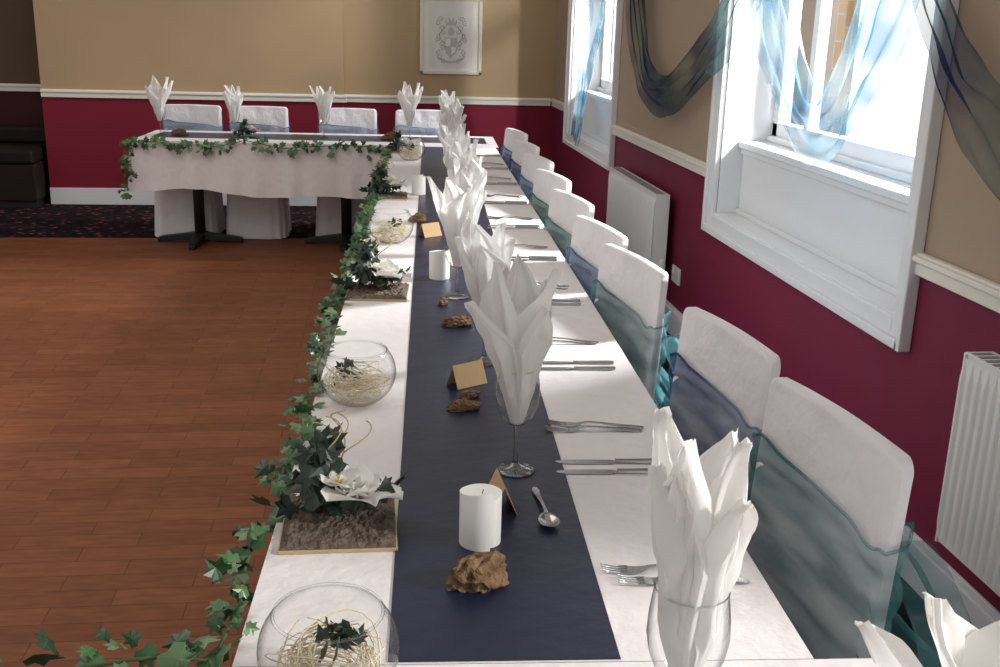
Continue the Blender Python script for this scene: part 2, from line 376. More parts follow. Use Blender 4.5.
t = thing('wall_socket', 'small white power socket low on burgundy wall beside the radiator', 'socket', (XW, p.y, p.z))
G().box(-.01, 0, -.07, .07, -.043, .043).build('faceplate', M['white'], t, bevel=.003)
for y in (-.045, .045): G().box(-.014, -.009, y-.01, y+.01, .005, .03).build('switch', M['white'], t, bevel=.001)

# ------------------------------------------------------------------ framed crest on back wall
pa = ony(420, -4, YB); pb_ = ony(481, 75, YB)
PW = pb_.x-pa.x; PH = pa.z-pb_.z
pc = Vector(((pa.x+pb_.x)/2, YB, (pa.z+pb_.z)/2))
t = thing('framed_picture', 'framed coat of arms drawing hanging on the tan back wall', 'picture', pc)
hw, hh, fwd = PW/2, PH/2, .03
G().box(-hw, -hw+fwd, -.03, 0, -hh, hh).box(hw-fwd, hw, -.03, 0, -hh, hh).box(-hw, hw, -.03, 0, hh-fwd, hh).box(-hw, hw, -.03, 0, -hh, -hh+fwd).build('frame', M['pframe'], t, bevel=.006)
mt_ = G().box(-hw+.02, hw-.02, -.012, -.004, -hh+.02, hh-.02).build('mount', M['paper'], t)
k = PW/.53
G().box(-.185*k, .185*k, -.0145, -.012, -.265*k, .265*k).build('drawing_sheet', mat('sheet', (.70,.68,.61), .8), mt_)
KX, KZ = 1.0*k, 1.30*k
def pl(pts, y0=-.0185, y1=-.0145): return G().prism([(x*KX, z*KZ) for x, z in pts], y0, y1, 'y')
pl([(-.055,-.01),(.055,-.01),(.055,-.07),(.04,-.11),(0,-.135),(-.04,-.11),(-.055,-.07)]).build('shield', M['inkl'], t)
for vtx in ([(-.047,-.017),(-.004,-.017),(-.004,-.062),(-.047,-.062)], [(.004,-.07),(.046,-.07),(.034,-.10),(.004,-.120)]):
    pl(vtx, -.020, -.0185).build('shield_charge', M['paper'], t)
pl([(-.020,.002),(.020,.002),(.027,.03),(.018,.052),(0,.058),(-.018,.052),(-.027,.03)]).build('helmet', M['inkl'], t)
g = pl([(-.045,.066),(.045,.066),(.05,.105),(.026,.082),(.018,.12),(0,.088),(-.018,.12),(-.026,.082),(-.05,.105)]); g.build('crest', M['inkl'], t)
for s in (-1, 1):
    g = G(); spine = [(s*(.045+.055*sin(q*.55))*KX, -.016, (.06-.02*q)*KZ) for q in range(11)]
    g.tube(spine, .0028*k, 5)
    for q in range(11):
        cx, cz = s*(.090+.026*sin(q*1.7)), .105-.026*q
        pts = [(cx*KX+s*.024*k*(1-w/15)*cos(w*.6+q), -.016, cz*KZ+.024*k*(1-w/15)*sin(w*.6+q)) for w in range(13)]
        g.tube(pts, .0021*k, 4)
    g.build('mantling', M['ink'], t, True)
G().grid(lambda a, b: ((-.11+.22*a)*KX, -.0175+.002*sin(a*9), (-.172+.025*(2*a-1)**2+.015*b)*KZ), 16, 1).build('motto_ribbon', M['inkl'], t)

# ------------------------------------------------------------------ bench in the alcove
bx1 = xb0-.04; 
t = thing('bench_seat', 'dark leather bench seat in the alcove at far left', 'bench', (bx1-.6, 9.2, 0))
G().box(-.6, .6, -.25, .25, .06, .36).build('base', M['darkwood'], t, bevel=.01)
G().box(-.6, .6, -.27, .25, .36, .48).build('cushion', M['leather'], t, bevel=.03)
G().box(-.58, .58, -.2, .2, 0, .06).build('plinth', M['black'], t)
G().box(-.6, .6, .20, .30, .48, .62).build('backrest', M['leather'], t, bevel=.03)

# ------------------------------------------------------------------ tables and cloths
UL = -.245
VN, VF = 1.18, 7.18
def UR(v): return .512-.062*(v-VN)/(VF-VN)
def ped_table(u, v, su, sv, label, group):
    t = thing('banquet_table', label, 'table', T(u, v), -BETA, group)
    G().box(-su/2+.004, su/2-.004, -sv/2+.004, sv/2-.004, TZ-.03, TZ-.002).build('tabletop', M['tabletop'], t)
    G().tube([(0,0,.06), (0,0,TZ-.03)], .038, 14).build('column', M['black'], t, True)
    G().box(-.16, .16, -.2, .2, TZ-.045, TZ-.03).build('top_plate', M['black'], t)
    for q in range(4):
        an = q*pi/2
        g = G(); d = Vector((cos(an), sin(an), 0)); s = Vector((-sin(an), cos(an), 0))
        vs = []
        for (r, hw_, z0, z1) in ((.0, .035, .02, .075), (.27, .028, .006, .04), (.30, .02, 0.0, .03)):
            for (a_, z_) in ((-hw_, z0), (hw_, z0), (hw_, z1), (-hw_, z1)): vs.append(d*r+s*a_+Vector((0,0,z_)))
        fs = [(i*4+j, i*4+(j+1) % 4, (i+1)*4+(j+1) % 4, (i+1)*4+j) for i in range(2) for j in range(4)]+[(0,1,2,3), (8,9,10,11)]
        g.add(vs, fs).build('foot', M['black'], t, bevel=.004)
    return t
lw_ = (VF-VN)/5
OW = ['first', 'second', 'third', 'fourth', 'fifth', 'sixth', 'seventh', 'eighth', 'ninth', 'tenth', 'eleventh', 'twelfth']
for q in range(5):
    ur = UR(VN+lw_*(q+1))
    ped_table((UL+ur)/2, VN+lw_*(q+.5), ur-UL, lw_, 'pedestal table under the long white cloth, %s from the camera' % OW[q], 'tables in the long row')
for (ua, ub, lb) in ((-1.98,-1.28,'black pedestal table at the left end of the far head table'), (-1.28,.10,'black pedestal table in the middle of the far head table'), (.10,.47,'pedestal table at the far corner beside the window wall')):
    ped_table((ua+ub)/2, 7.54, ub-ua, .72, lb, 'head table pedestals')
for (ua, ub, lb) in ((-1.60,-.5,'pedestal table under the near cloth, left of the long table'), (-.5,.60,'pedestal table under the near cloth, closest to camera')):
    ped_table((ua+ub)/2, .82, ub-ua, .70, lb, 'near end tables')
def cloth(label, ua, ub, va, vb, per, drop, wave=.012, ub2=None):
    uc, vc = (ua+ub)/2, (va+vb)/2
    ub2 = ub if ub2 is None else ub2
    g = G(); nu, nv = max(2, int((ub-ua)/.15)), max(2, int((vb-va)/.15))
    g.grid(lambda a, b: (ua-uc+(ub+(ub2-ub)*b-ua)*a, va-vc+(vb-va)*b, TZ), nu, nv)
    for path in per:
        pts = []; nr = []
        for i in range(len(path)-1):
            a_, b_ = Vector(path[i]), Vector(path[i+1]); L = (b_-a_).length; dd = (b_-a_)/L
            nn = Vector((dd.y, -dd.x)); mid = (a_+b_)/2-Vector((uc, vc))
            if nn.dot(mid) < 0: nn = -nn
            st = max(2, int(L/.03))
            for q in range(st+(1 if i == len(path)-2 else 0)):
                pts.append(a_+dd*L*q/st); nr.append(nn)
        nr2 = [sum((nr[max(0, min(len(nr)-1, i+o))] for o in (-2,-1,0,1,2)), Vector((0,0))).normalized() for i in range(len(nr))]
        N = len(pts)-1
        def fn(a, b):
            i = round(a*N); l = i*.03
            wv = wave*(sin(l*2*pi/.21)+.6*sin(l*2*pi/.13+1.3)+.5*sin(l*2*pi/.5))
            off = b*(.010+wave+wv) if b > 0 else 0
            off += .003 if b > 0 else 0
            dz = drop*(1+.06*sin(l*3.1)+.04*sin(l*7.7+1))
            q = pts[i]+nr2[i]*off
            return (q.x-uc, q.y-vc, TZ-dz*b-(.003 if b > 0 else 0))
        g.grid(fn, N, 7)
    o = g.build('tablecloth', M['cloth'], None, True, T(uc, vc), -BETA)
    return tag(o, label, 'tablecloth', 'white tablecloths')
cloth('white damask cloth covering the long table with navy runner', UL, UR(VN), VN, VF, [[(UL, VN), (UL, VF)], [(UR(VN), VN), (UR(VF), VF)]], .17, .002, UR(VF))
cloth('white cloth hanging over the front of the far head table', -1.98, .47, VF+.001, 7.9, [[(UL-.02, VF), (-1.98, VF), (-1.98, 7.9), (.47, 7.9), (.47, VF)]], .34, .010)
cloth('white cloth on the near end table along bottom of view', -1.6, .60, .46, VN-.001, [[(UL-.02, VN), (-1.6, VN), (-1.6, .46), (.60, .46), (.60, VN), (UR(VN)+.02, VN)]], .25, .008)
# runners
RU0, RU1 = -.048, .255
def slab(name, label, cat, ua, ub, va, vb, m_, group):
    uc, vc = (ua+ub)/2, (va+vb)/2
    o = G().box(ua-uc, ub-uc, va-vc, vb-vc, TZ+.0006, TZ+.002).build(name, m_, None, False, T(uc, vc), -BETA)
    return tag(o, label, cat, group)
slab('table_runner', 'navy blue runner laid down the middle of the long table', 'table runner', RU0, RU1, VN+.004, VF-.04, M['runner'], 'navy table runners')
slab('table_runner', 'navy blue runner across the far head table', 'table runner', -1.90, .40, 7.40, 7.76, M['runner'], 'navy table runners')
RZ = TZ+.002

# ------------------------------------------------------------------ chairs
def make_chair(label, sash, group):
    t = thing('dining_chair', label, 'chair', (0,0,0), 0, group)
    lean = .06; HW = .222; rc = .026; zr = .918-rc
    g = G()
    def half(z):
        if z < zr: return HW-.008*(z-.44)/.43
        d = min(1, (z-zr)/rc); return HW-.008-rc+rc*sqrt(max(0, 1-d*d))
    def face(side):
        def fn(a, b):
            z = .44+(.917-.44)*(1-(1-b)**1.6); y = (2*a-1)*half(z); zt = z+.005*(1-(y/HW)**2)*max(0, (b-.6)/.4)
            e = min(1, (1-abs(2*a-1))*14, (1-b)*14+.0)
            th = (.010+.007*sqrt(max(0, e)))
            wr = .0030*noise.noise(Vector((y*9+side, z*5, 2)))+.0045*noise.noise(Vector((y*4+z*3, z*14, side*3)))
            x = side*th+(z-.45)*lean+.010*(1-(y/HW)**2)+wr*e
            return (x, y, zt)
        return fn
    nu, nv = 30, 26
    g.grid(face(-1), nu, nv); g.grid(face(1), nu, nv); nvt = (nu+1)*(nv+1); W = nu+1
    loop = [j*W for j in range(nv+1)]+[nv*W+i for i in range(1, nu+1)]+[j*W+nu for j in range(nv-1, -1, -1)]
    for q in range(len(loop)-1): g.f.append((loop[q], loop[q+1], loop[q+1]+nvt, loop[q]+nvt))
    g.build('back_cover', M['cover'], t, True, autos=1.1)
    def rr(a, hx, hy, e=5):
        c_, s_ = cos(2*pi*a), sin(2*pi*a)
        return (hx*math.copysign(abs(c_)**(2/e), c_), hy*math.copysign(abs(s_)**(2/e), s_))
    def sk(a, b):
        x, y = rr(a, .215+.02*b, .205+.018*b)
        wv = 1+.025*b*sin(2*pi*a*14)
        return (-.19+x*wv, y*wv, .46-.455*b)
    g = G().grid(sk, 84, 8, True)
    g.grid(lambda a, b: (-.19+rr(a, .215, .205)[0]*b, rr(a, .215, .205)[1]*b, .46+.02*(1-b*b)), 84, 5, True)
    g.build('seat_cover', M['cover'], t, True)
    def sb(a, b):
        z = .49+.295*b+.020*sin(a*2*pi*2+b*3)+.008*sin(a*2*pi*5)
        x, y = rr(a, .027, HW+.005, 8)
        ph = sin(a*2*pi)*2.0+a*6
        f = .005*sin(b*17+ph)+.0035*sin(b*31+ph*1.7)
        x += f*(1 if x > 0 else -1)+.010*(1-min(1, (y/HW)**2))
        return (x+(z-.45)*lean, y*(1+.010*sin(b*18)), z)
    g = G().grid(sb, 72, 32, True)
    for bb in (0, 1):      # rolled, gathered hems
        g.tube([Vector(sb(q/72, bb)) for q in range(73)], .0030, 6, False)
    g.build('sash', SASH[sash], t, True)
    g = G(); zc = .64; xc = .040+(zc-.45)*lean
    for s in (-1, 1):
        def lp(a, b):
            an = 2*pi*a
            y = s*(.13-.13*cos(an)); zz = (.075*sin(an))*(.35+.65*min(1, y*s/.1))-.06*(y/.23)**2
            return (xc+.015+.12*(b-.3)*min(1, .25+y*s/.12)+.03*sin(pi*a)+.012*sin(b*14+a*5), y, zc+zz+.03*(b-.5)*sin(an*2)+.010*sin(b*11+a*9))
        g.grid(lp, 30, 12)
        def tl(a, b):
            return (xc+.03+.03*sin(a*5+s)+.06*a+.010*sin(b*15), s*(.02+.18*a)+(b-.5)*(.03+.16*a), zc-.38*a+.014*sin(b*9+a*4))
        g.grid(tl, 14, 12)
    g.tube([(xc+.02, -.018, zc), (xc+.03, 0, zc), (xc+.02, .018, zc)], .022, 8)
    g.build('bow', SASH[sash], t, True)
    return t
protos = {}
def chair(u, v, rot, sash, label, group):
    loc = T(u, v); rz = rot-BETA
    if sash not in protos:
        c = make_chair(label, sash, group); c.location = loc; c.rotation_euler = (0,0,rz); protos[sash] = c
    else:
        c = dup(protos[sash], loc, rz, label); c['group'] = group
    return c
CH = [(.672,1.645,10,'teal'), (.628,2.16,11,'navy'), (.556,2.90,13,'teal'), (.536,3.39,13,'blue'), (.522,4.0,13,'teal'), (.518,4.62,13,'green'), (.515,5.25,13,'blue'), (.513,5.9,12,'navy'), (.512,6.6,12,'blue')]
CN = dict(teal='teal', navy='navy', green='green', blue='pale blue')
for i, (u, v, ro, sc) in enumerate(CH):
    chair(u, v, radians(ro), sc, 'white covered chair with %s organza sash, %s from the camera on the window side' % (CN[sc], OW[i]), 'covered chairs along the window side')
for i, (u, sc) in enumerate(((-1.76,'blue'), (-1.27,'navy'), (-.61,'blue'), (-.04,'blue'))):
    chair(u, 8.06, pi/2+radians((-3, 2, 0, 3)[i]), sc, 'white covered chair behind the far head table, %s from the left' % OW[i], 'covered chairs behind the head table')

# ------------------------------------------------------------------ leaves and garlands
LO = [(0,0),(.28,-.1),(.5,.12),(.34,.3),(.46,.62),(.17,.6),(0,1.0),(-.17,.6),(-.46,.62),(-.34,.3),(-.5,.12),(-.28,-.1)]
def leaf(g, pos, nrm, size, rng, jit=.5):
    n = (Vector(nrm)+Vector((rng.gauss(0,1), rng.gauss(0,1), rng.gauss(0,1)))*jit).normalized()
    q = Vector((0,0,1)).rotation_difference(n); yw = rng.uniform(0, 2*pi); cv = rng.uniform(.1, .35)
    vs = []
    for (x, y, z) in [(0,.4,.06)]+[(x, y, -abs(x)*cv-.2*cv*y*y) for x, y in LO]:
        pnt = Vector((x*cos(yw)-y*sin(yw), x*sin(yw)+y*cos(yw), z))*size; pnt.rotate(q); vs.append(pnt+Vector(pos))
    g.add(vs, [(0, i, i % 12+1) for i in range(1, 13)])
def garland(label, pts, normals, per_m, size, rng, spread=.05, wobble=.018):
    base = Vector(pts[0]); t = thing('ivy_garland', label, 'garland', base, 0, 'ivy garlands on the table edges')
    P = [Vector(p)-base for p in pts]; path = []; nn = []
    for i in range(len(P)-1):
        st = max(1, int((P[i+1]-P[i]).length/.05))
        for q in range(st):
            path.append(P[i].lerp(P[i+1], q/st)); nn.append(Vector(normals[i]).lerp(Vector(normals[i+1]), q/st))
    path.append(P[-1]); nn.append(Vector(normals[-1]))
    wob = [p+Vector((wobble*sin(i*.9), wobble*sin(i*.6+1), .008*sin(i*1.3)+.004)) for i, p in enumerate(path)]
    G().tube(wob, .0028, 5).build('vine', M['vine'], t, True)
    g = G(); L = len(path)*.05; cnt = int(L*per_m)
    for q in range(cnt):
        i = min(len(path)-1, int((q+rng.random())/cnt*len(path))); p = wob[i]
        off = Vector((rng.gauss(-.002, spread*.6), rng.gauss(0, .025), abs(rng.gauss(0, .006))+.003))
        if nn[i].z < .6: off = Vector((rng.gauss(0, spread*.7), -abs(rng.gauss(0, .02)), rng.gauss(0, spread*.5)))
        leaf(g, p+off, nn[i], rng.uniform(.5, 1.2)*size, rng)
    g.build('leaves', M['ivy'], t)
    return t
up = (-.25, -.35, .9); fc = (-.1, -.9, .5)
pts = [T(UL-.016+.008*sin(v*4), v, TZ-.006+.004*sin(v*7)) for v in [VN+.02+.2*i for i in range(30)]]
garland('long ivy garland along the left edge of the long table', pts, [up]*len(pts), 92, .035, random.Random(3), .025, .008)
pts = [T(u, VF-.03, TZ+.005-.035*abs(sin(u*5.2))) for u in [-.34-.08*i for i in range(21)]]
nrm = [fc]*len(pts)
pts += [T(-2.0, VF-.045, TZ-.03), T(-2.02, VF-.045, TZ-.14), T(-1.99, VF-.05, TZ-.25), T(-2.0, VF-.05, TZ-.33)]; nrm += [(0,-1,.2)]*4
garland('ivy garland draped along the front edge of the far head table', pts, nrm, 125, .048, random.Random(5), .034)
pts = [T(u, VN+.012, TZ-.010) for u in [-.27-.06*i for i in range(18)]]
garland('ivy garland on the near table edge at lower left', pts, [(-.1,-.3,.9)]*len(pts), 80, .042, random.Random(9), .04, .01)

# ------------------------------------------------------------------ wine glasses and napkins
def make_glass(label):
    t = thing('wine_glass', label, 'wine glass', (0,0,0), 0, 'wine glasses')
    G().lathe([(0,.001), (.036,.001), (.037,.003), (.030,.005), (.012,.009), (.0050,.016)], 32).build('base', M['stem'], t, True)
    G().lathe([(.0050,.016), (.0042,.03), (.0038,.06), (.0045,.08), (.007,.09)], 16).build('stem', M['stem'], t, True)
    G().lathe([(.0,.089), (.007,.09), (.018,.095), (.030,.108), (.038,.13), (.041,.15), (.040,.17), (.0375,.19), (.036,.2)], 36).build('bowl', M['glass'], t, True)
    G().tube([(.036*cos(2*pi*q/36), .036*sin(2*pi*q/36), .2) for q in range(37)], .0009, 5, False).build('rim', M['stem'], t, True)
    return t
def make_napkin(label, seed, H0=.30, flare=.055, wide=False):
    rng = random.Random(seed); g = G()
    for q in range(5 if wide else 7):
        outer = q < (3 if wide else 4)
        phi = (q*2*pi/3 if wide else q*pi/2 if outer else pi/4+(q-4)*2*pi/3)+rng.uniform(-.35, .35)+seed
        H = H0*(rng.uniform(.74, .93) if outer else rng.uniform(.88, 1.0))
        Wm = rng.uniform(.054, .074); sp_ = rng.uniform(.66, .80); out = flare*rng.uniform(.8, 1.25)*(1 if outer else .5)
        if wide: Wm = rng.uniform(.085, .105); sp_ = .84
        tw = rng.uniform(-.35, .35); tip = rng.uniform(-.04, .03); skew = rng.uniform(-.5, .5)
        ph = rng.uniform(0, 6); pl_ = rng.uniform(5, 9)
        def fn(a, b):
            s_ = b; t_ = 2*a-1
            sp2 = min(.92, max(.5, sp_*(1+.2*skew*t_)))
            w = Wm*(1+skew*t_)*((.32+.68*(s_/sp2)) if s_ < sp2 else max(0, (1-s_)/(1-sp2))**.8)+.0006
            r = .012+.016*min(1, s_/.25)+out*max(0, s_-.22)**1.3*1.7+tip*max(0, s_-.65)
            r += .0060*sin(t_*pl_+ph)*min(1, s_*1.6)*(1 if s_ > .25 else .35)
            an = phi+tw*s_*s_+t_*min(1.6, w/(r+.014))
            nz = .011*s_*noise.noise(Vector((t_*1.6+seed*3.3, s_*3.2, q*3.1)))+.008*s_*noise.noise(Vector((t_*3.5+seed, s_*8, q*2.1)))
            z = .093+s_*H-.30*w*t_*t_*s_+.010*s_*noise.noise(Vector((t_*4, seed, q)))
            return ((r+nz)*cos(an), (r+nz)*sin(an), z)
        g.grid(fn, 20, 26)
    g.grid(lambda a, b: ((.010+.018*b)*cos(2*pi*a)*(1+.12*sin(a*38)), (.010+.018*b)*sin(2*pi*a)*(1+.12*sin(a*38)), .095+.10*b), 40, 4, True)
    o = g.build('napkin', M['napkin'], None, True, autos=.55)
    return tag(o, label, 'napkin', 'folded white napkins')
gpos = []
for (px, py) in ((677, 760), (515, 470), (484, 362), (457, 297)):
    gpos.append((*UV(pz(px, py, RZ)), RZ if py < 650 else TZ))
gpos[0] = (gpos[0][0], min(gpos[0][1], VN-.06), TZ)
v = gpos[-1][1]
us = [.135, .125, .12, .125, .13, .14]
for q in range(6):
    v += .6
    if v < VF-.1: gpos.append((us[q], v, RZ))
gl0 = None; naps = []
def setting_glass(u, v, z, gl_label, nk_label, seed, H0=None, rz=0, flare=.055, sc=1.0, wide=False):
    global gl0
    if gl0 is None:
        gl0 = make_glass(gl_label); gl0.location = T(u, v, z); gl0.scale = (sc,)*3
    else: dup(gl0, T(u, v, z), 0, gl_label, sc)
    if H0 is not None:
        o = make_napkin(nk_label, seed, H0, flare, wide); naps.append(o)
    else:
        o = naps[1+seed % 3].copy(); COL.objects.link(o); o['label'] = nk_label
    o.location = T(u, v, z+.0015); o.rotation_euler = (0, 0, rz); o.scale = (sc,)*3
    return o
HH = [.280, .315, .275, .285]
for i, (u, v, z) in enumerate(gpos):
    w = 'in the right foreground at the bottom edge' if i == 0 else 'on the navy runner, %s from the camera' % OW[i-1]
    setting_glass(u, v, z, 'stemmed wine glass holding a napkin ' + w, 'white napkin fanned out of the glass ' + w, i*3+1, HH[i] if i < 4 else None, i*1.3, (.018, .052, .042, .045, 0, 0, 0, 0, 0, 0)[i], 1.1 if i == 0 else 1.0)
setting_glass(.525, .785, TZ, 'wine glass below the cropped napkin in bottom right corner', 'white napkin cropped by the bottom right corner', 50, .205, .8, .070, 1.0, True)
for i, u in enumerate((-1.87, -1.36, -.74, -.14, .13)):
    setting_glass(u, 7.56, RZ, 'wine glass on the far head table, %s from the left' % OW[i], 'white napkin standing on the far head table, %s from the left' % OW[i], 60+i, None, i*2.1)

# ------------------------------------------------------------------ fish bowls with raffia
def make_bowl(label):
    t = thing('fish_bowl', label, 'glass bowl', (0,0,0), 0, 'round glass bowls')
    r = .085; pr = [(0, .001), (.02, .001), (.035, .0005)]
    for q in range(15):
        an = radians(-62+q*(102/14)); pr.append((r*cos(an), .068+r*.9*sin(an)))
    G().lathe(pr, 40).build('bowl', M['bowlglass'], t, True)
    rt = pr[-1]
    G().tube([(rt[0]*cos(2*pi*q/40), rt[0]*sin(2*pi*q/40), rt[1]) for q in range(41)], .0022, 6, False).build('rim', M['bowlglass'], t, True)
    return t
def make_nest(label):
    rng = random.Random(21); g = G()
    for q in range(80):
        n = Vector((rng.gauss(0,.5), rng.gauss(0,.5), 1)).normalized(); a = n.orthogonal().normalized(); b = n.cross(a)
        rad = rng.uniform(.025, .066); c = Vector((rng.uniform(-.012,.012), rng.uniform(-.012,.012), rng.uniform(.02,.06)))
        st = rng.uniform(0, 6); ln = rng.uniform(1.5, 5.5); pts = []
        for i in range(15):
            w = st+ln*i/14; rr_ = rad*(1+.12*sin(w*3+q))
            p = c+a*cos(w)*rr_+b*sin(w)*rr_
            d = p-Vector((0,0,.068)); d.z /= .9
            if d.length > .077: d = d*(.077/d.length); p = Vector((0,0,.068))+Vector((d.x, d.y, d.z*.9))
            p.z = max(p.z, .005); pts.append(p)
        g.tube(pts, rng.uniform(.0006, .0013), 4)
    o = g.build('raffia_nest', M['raffia'], None, True)
    return tag(o, label, 'raffia', 'raffia nests in the glass bowls')
def make_sprig(label):
    rng = random.Random(4); t = thing('leaf_sprig', label, 'leaves', (0,0,0), 0, 'dark sprigs in the glass bowls')
    g = G()
    for q in range(16):
        leaf(g, (.012+rng.gauss(0,.018), .005+rng.gauss(0,.018), .07+rng.uniform(-.01,.02)), (rng.gauss(0,.5), -.5, .7), rng.uniform(.018,.032), rng, .6)
    g.build('leaves', M['dark'], t)
    G().tube([(.0,0,.035), (.008,.004,.055), (.012,.005,.08)], .0016, 5).build('stem', M['vine'], t, True)
    return t
bowls = [(330, 697), (357, 401), (391, 242), (411, 160)]
bw = ns = sp = None
for i, (px, py) in enumerate(bowls):
    u, v = UV(pz(px, py, TZ)); z = TZ
    w = ['at the bottom edge of the picture', 'between the first and second flower arrangements', 'behind the second flower arrangement', 'at the far end of the long table'][i]
    lab = ('round glass bowl of raffia ' + w, 'nest of pale raffia strands in the bowl ' + w, 'dark leaf sprig in the raffia bowl ' + w)
    loc = T(u, v, z)
    if i == 0:
        bw = make_bowl(lab[0]); ns = make_nest(lab[1]); sp = make_sprig(lab[2])
        for o in (bw, ns, sp): o.location = loc
    else:
        dup(bw, loc, i*.7, lab[0]); dup(ns, loc, i*1.9, lab[1]); dup(sp, loc, i*2.3, lab[2])

# ------------------------------------------------------------------ tiles with flower arrangements
def make_tile(label):
    t = thing('bark_tile', label, 'bark tile', (0,0,0), 0, 'bark covered tiles')
    G().box(-.092, .092, -.1, .1, 0, .006).build('board', M['board'], t, bevel=.001)
    def fn(a, b):
        x, y = -.090+.180*a, -.098+.196*b
        e = min(a, 1-a, b, 1-b)
        h = .006+(.007+.006*noise.noise(Vector((x*55, y*55, 1)))+.004*noise.noise(Vector((x*170, y*110, 4))))*min(1, e*14)
        return (x, y, max(h, .0062))
    G().grid(fn, 60, 60).build('bark_surface', M['bark'], t)
    return t
def make_arr(label, seed):
    rng = random.Random(seed); t = thing('flower_arrangement', label, 'flowers', (0,0,0), 0, 'ivy and white flower arrangements')
    g = G()
    for q in range(64):
        an = rng.uniform(0, 2*pi); rr_ = abs(rng.gauss(0, .036))
        x, y = -.032+rr_*cos(an), .02+rr_*sin(an)*.8
        h = rng.uniform(.0, .13)*max(.15, 1-rr_/.08)
        leaf(g, (x, y, .022+h), (cos(an)*.7, sin(an)*.7-.4, .5), rng.uniform(.030, .052), rng, .45)
    for q in range(10):
        leaf(g, (.05+rng.gauss(0,.02), .022+rng.gauss(0,.012), .03+rng.uniform(0,.03)), (.3, -.5, .6), rng.uniform(.03,.045), rng, .5)
    g.build('leaves', M['dark'], t)
    for (fx, fy, fz, sz, rings) in ((.032, -.008, .042, .062, ((5, 1.15, 1.0), (5, .7, .85), (4, .3, .6))), (.000, -.018, .070, .038, ((5, .9, 1.0), (3, .4, .7)))):
        f = G()
        for ring, (cnt, op, sc) in enumerate(rings):
            for q in range(cnt):
                an = 2*pi*q/cnt+ring*.5+rng.uniform(-.25,.25); o_ = op+rng.uniform(-.25,.2); s2 = sc*rng.uniform(.8, 1.1); dr = rng.uniform(.15, .5); wv = rng.uniform(0, 6)
                def pf(a, b):
                    s_ = b; w = (2*a-1)*.58*sin(pi*min(.90, .10+.80*s_**.8))*sz*s2
                    rr2 = sz*s2*(s_*sin(o_)+.15*s_*s_); zz = sz*s2*(s_*cos(o_)-dr*s_*s_+.25*(2*a-1)**2*s_+.06*sin(a*8+wv)*s_)
                    return (fx+rr2*cos(an)-w*sin(an), fy+rr2*sin(an)+w*cos(an)-.2*zz, max(.012, fz+zz))
                f.grid(pf, 8, 8)
        fl = f.build('flower', M['petal'], t, True)
        G().lathe([(0,-.004), (.006,0), (.007,.005), (.004,.01), (0,.011)], 12, (fx, fy-.004, fz+.008)).build('flower_centre', M['pollen'], fl, True)
    for pp in ([(.02,.0,.012), (.028,-.006,.03), (.032,-.008,.045)], [(-.01,.01,.012), (-.004,-.01,.04), (.0,-.018,.073)]):
        G().tube(pp, .003, 6).build('stem', M['vine'], t, True)
    for q in range(5):
        an = rng.uniform(0, 6); h = rng.uniform(.12, .19); dx, dy = rng.uniform(-.03,.04), rng.uniform(-.01,.05); pts = []
        for i in range(26):
            s_ = i/25; pts.append((-.01+dx*s_*1.5+.022*s_*cos(s_*9+an), .02+dy*s_+.022*s_*sin(s_*9+an), .014+h*s_*(1.15-.3*s_*s_)))
        G().tube(pts, .0012, 5).build('twig', M['twig'], t, True)
    return t
tiles = [(340, 524, .05, 1.0), (378, 293, -.03, 1.0), (388, 197, .0, 1.0), (403, 152, .0, .9)]
tl0 = ar0 = None
for i, (px, py, ro, sc) in enumerate(tiles):
    u, v = UV(pz(px, py, TZ)); loc = T(u, v, TZ); z2 = loc+Vector((0,0,.008*sc))
    w = ['nearest the camera', 'second from the camera', 'third from the camera', 'nearest the head table'][i]
    la, lb = 'dark bark covered tile under the flowers ' + w, 'dark ivy and white flowers with curly twigs, arrangement ' + w
    if i == 0:
        tl0 = make_tile(la); tl0.location = loc; tl0.rotation_euler = (0,0,ro-BETA)
        ar0 = make_arr(lb, 31); ar0.location = z2; ar0.rotation_euler = (0,0,ro-BETA)
    else:
        dup(tl0, loc, ro-BETA, la, sc); dup(ar0, z2, ro-BETA+i*.25, lb, sc)
dup(ar0, T(-1.27, 7.6, TZ+.0), .5, 'small dark ivy and white flower arrangement on the far head table', .8)

# ------------------------------------------------------------------ candles, bark, cards
def make_cyl(label):
    out = []
    for q in range(73):
        a = q/72; an = -1.15+a*2*pi; r = .0295+.0085*a-.004*max(0, 1-a/.05); out.append((r*cos(an), r*sin(an)))
    g = G(); n_ = len(out)
    H = lambda i: .084+.016*max(0, (i/72-.55)/.45)**1.5-.006*max(0, 1-i/8)
    vs = [(x, y, 0) for x, y in out]+[(x, y, H(i)) for i, (x, y) in enumerate(out)]+[(0, 0, .082)]
    fs = [tuple(reversed(range(n_)))]+[(i, (i+1) % n_, n_+(i+1) % n_, n_+i) for i in range(n_)]+[(n_+i, n_+(i+1) % n_, 2*n_) for i in range(n_)]
    g.add(vs, fs)
    t = thing('pillar_candle', label, 'candle', (0,0,0), 0, 'white pillar candles on the runner')
    g.build('wax', M['wax'], t, autos=.6)
    G().tube([(0,0,.081), (.001,0,.086), (.002,.001,.089)], .0008, 6).build('wick', M['black'], t, True)
    return t
c0 = None
for i, (px, py) in enumerate(((482, 550), (440, 280), (419, 195), (417, 154))):
    u, v = UV(pz(px, py, RZ)); loc = T(u, v+.03, RZ+.0005)
    lab = 'white pillar candle with a curved seam, %s from the camera along the runner' % OW[i]
    if c0 is None: c0 = make_cyl(lab); c0.location = loc; c0.rotation_euler = (0,0,-.15)
    else: dup(c0, loc, i*.1-.15, lab)
import bmesh
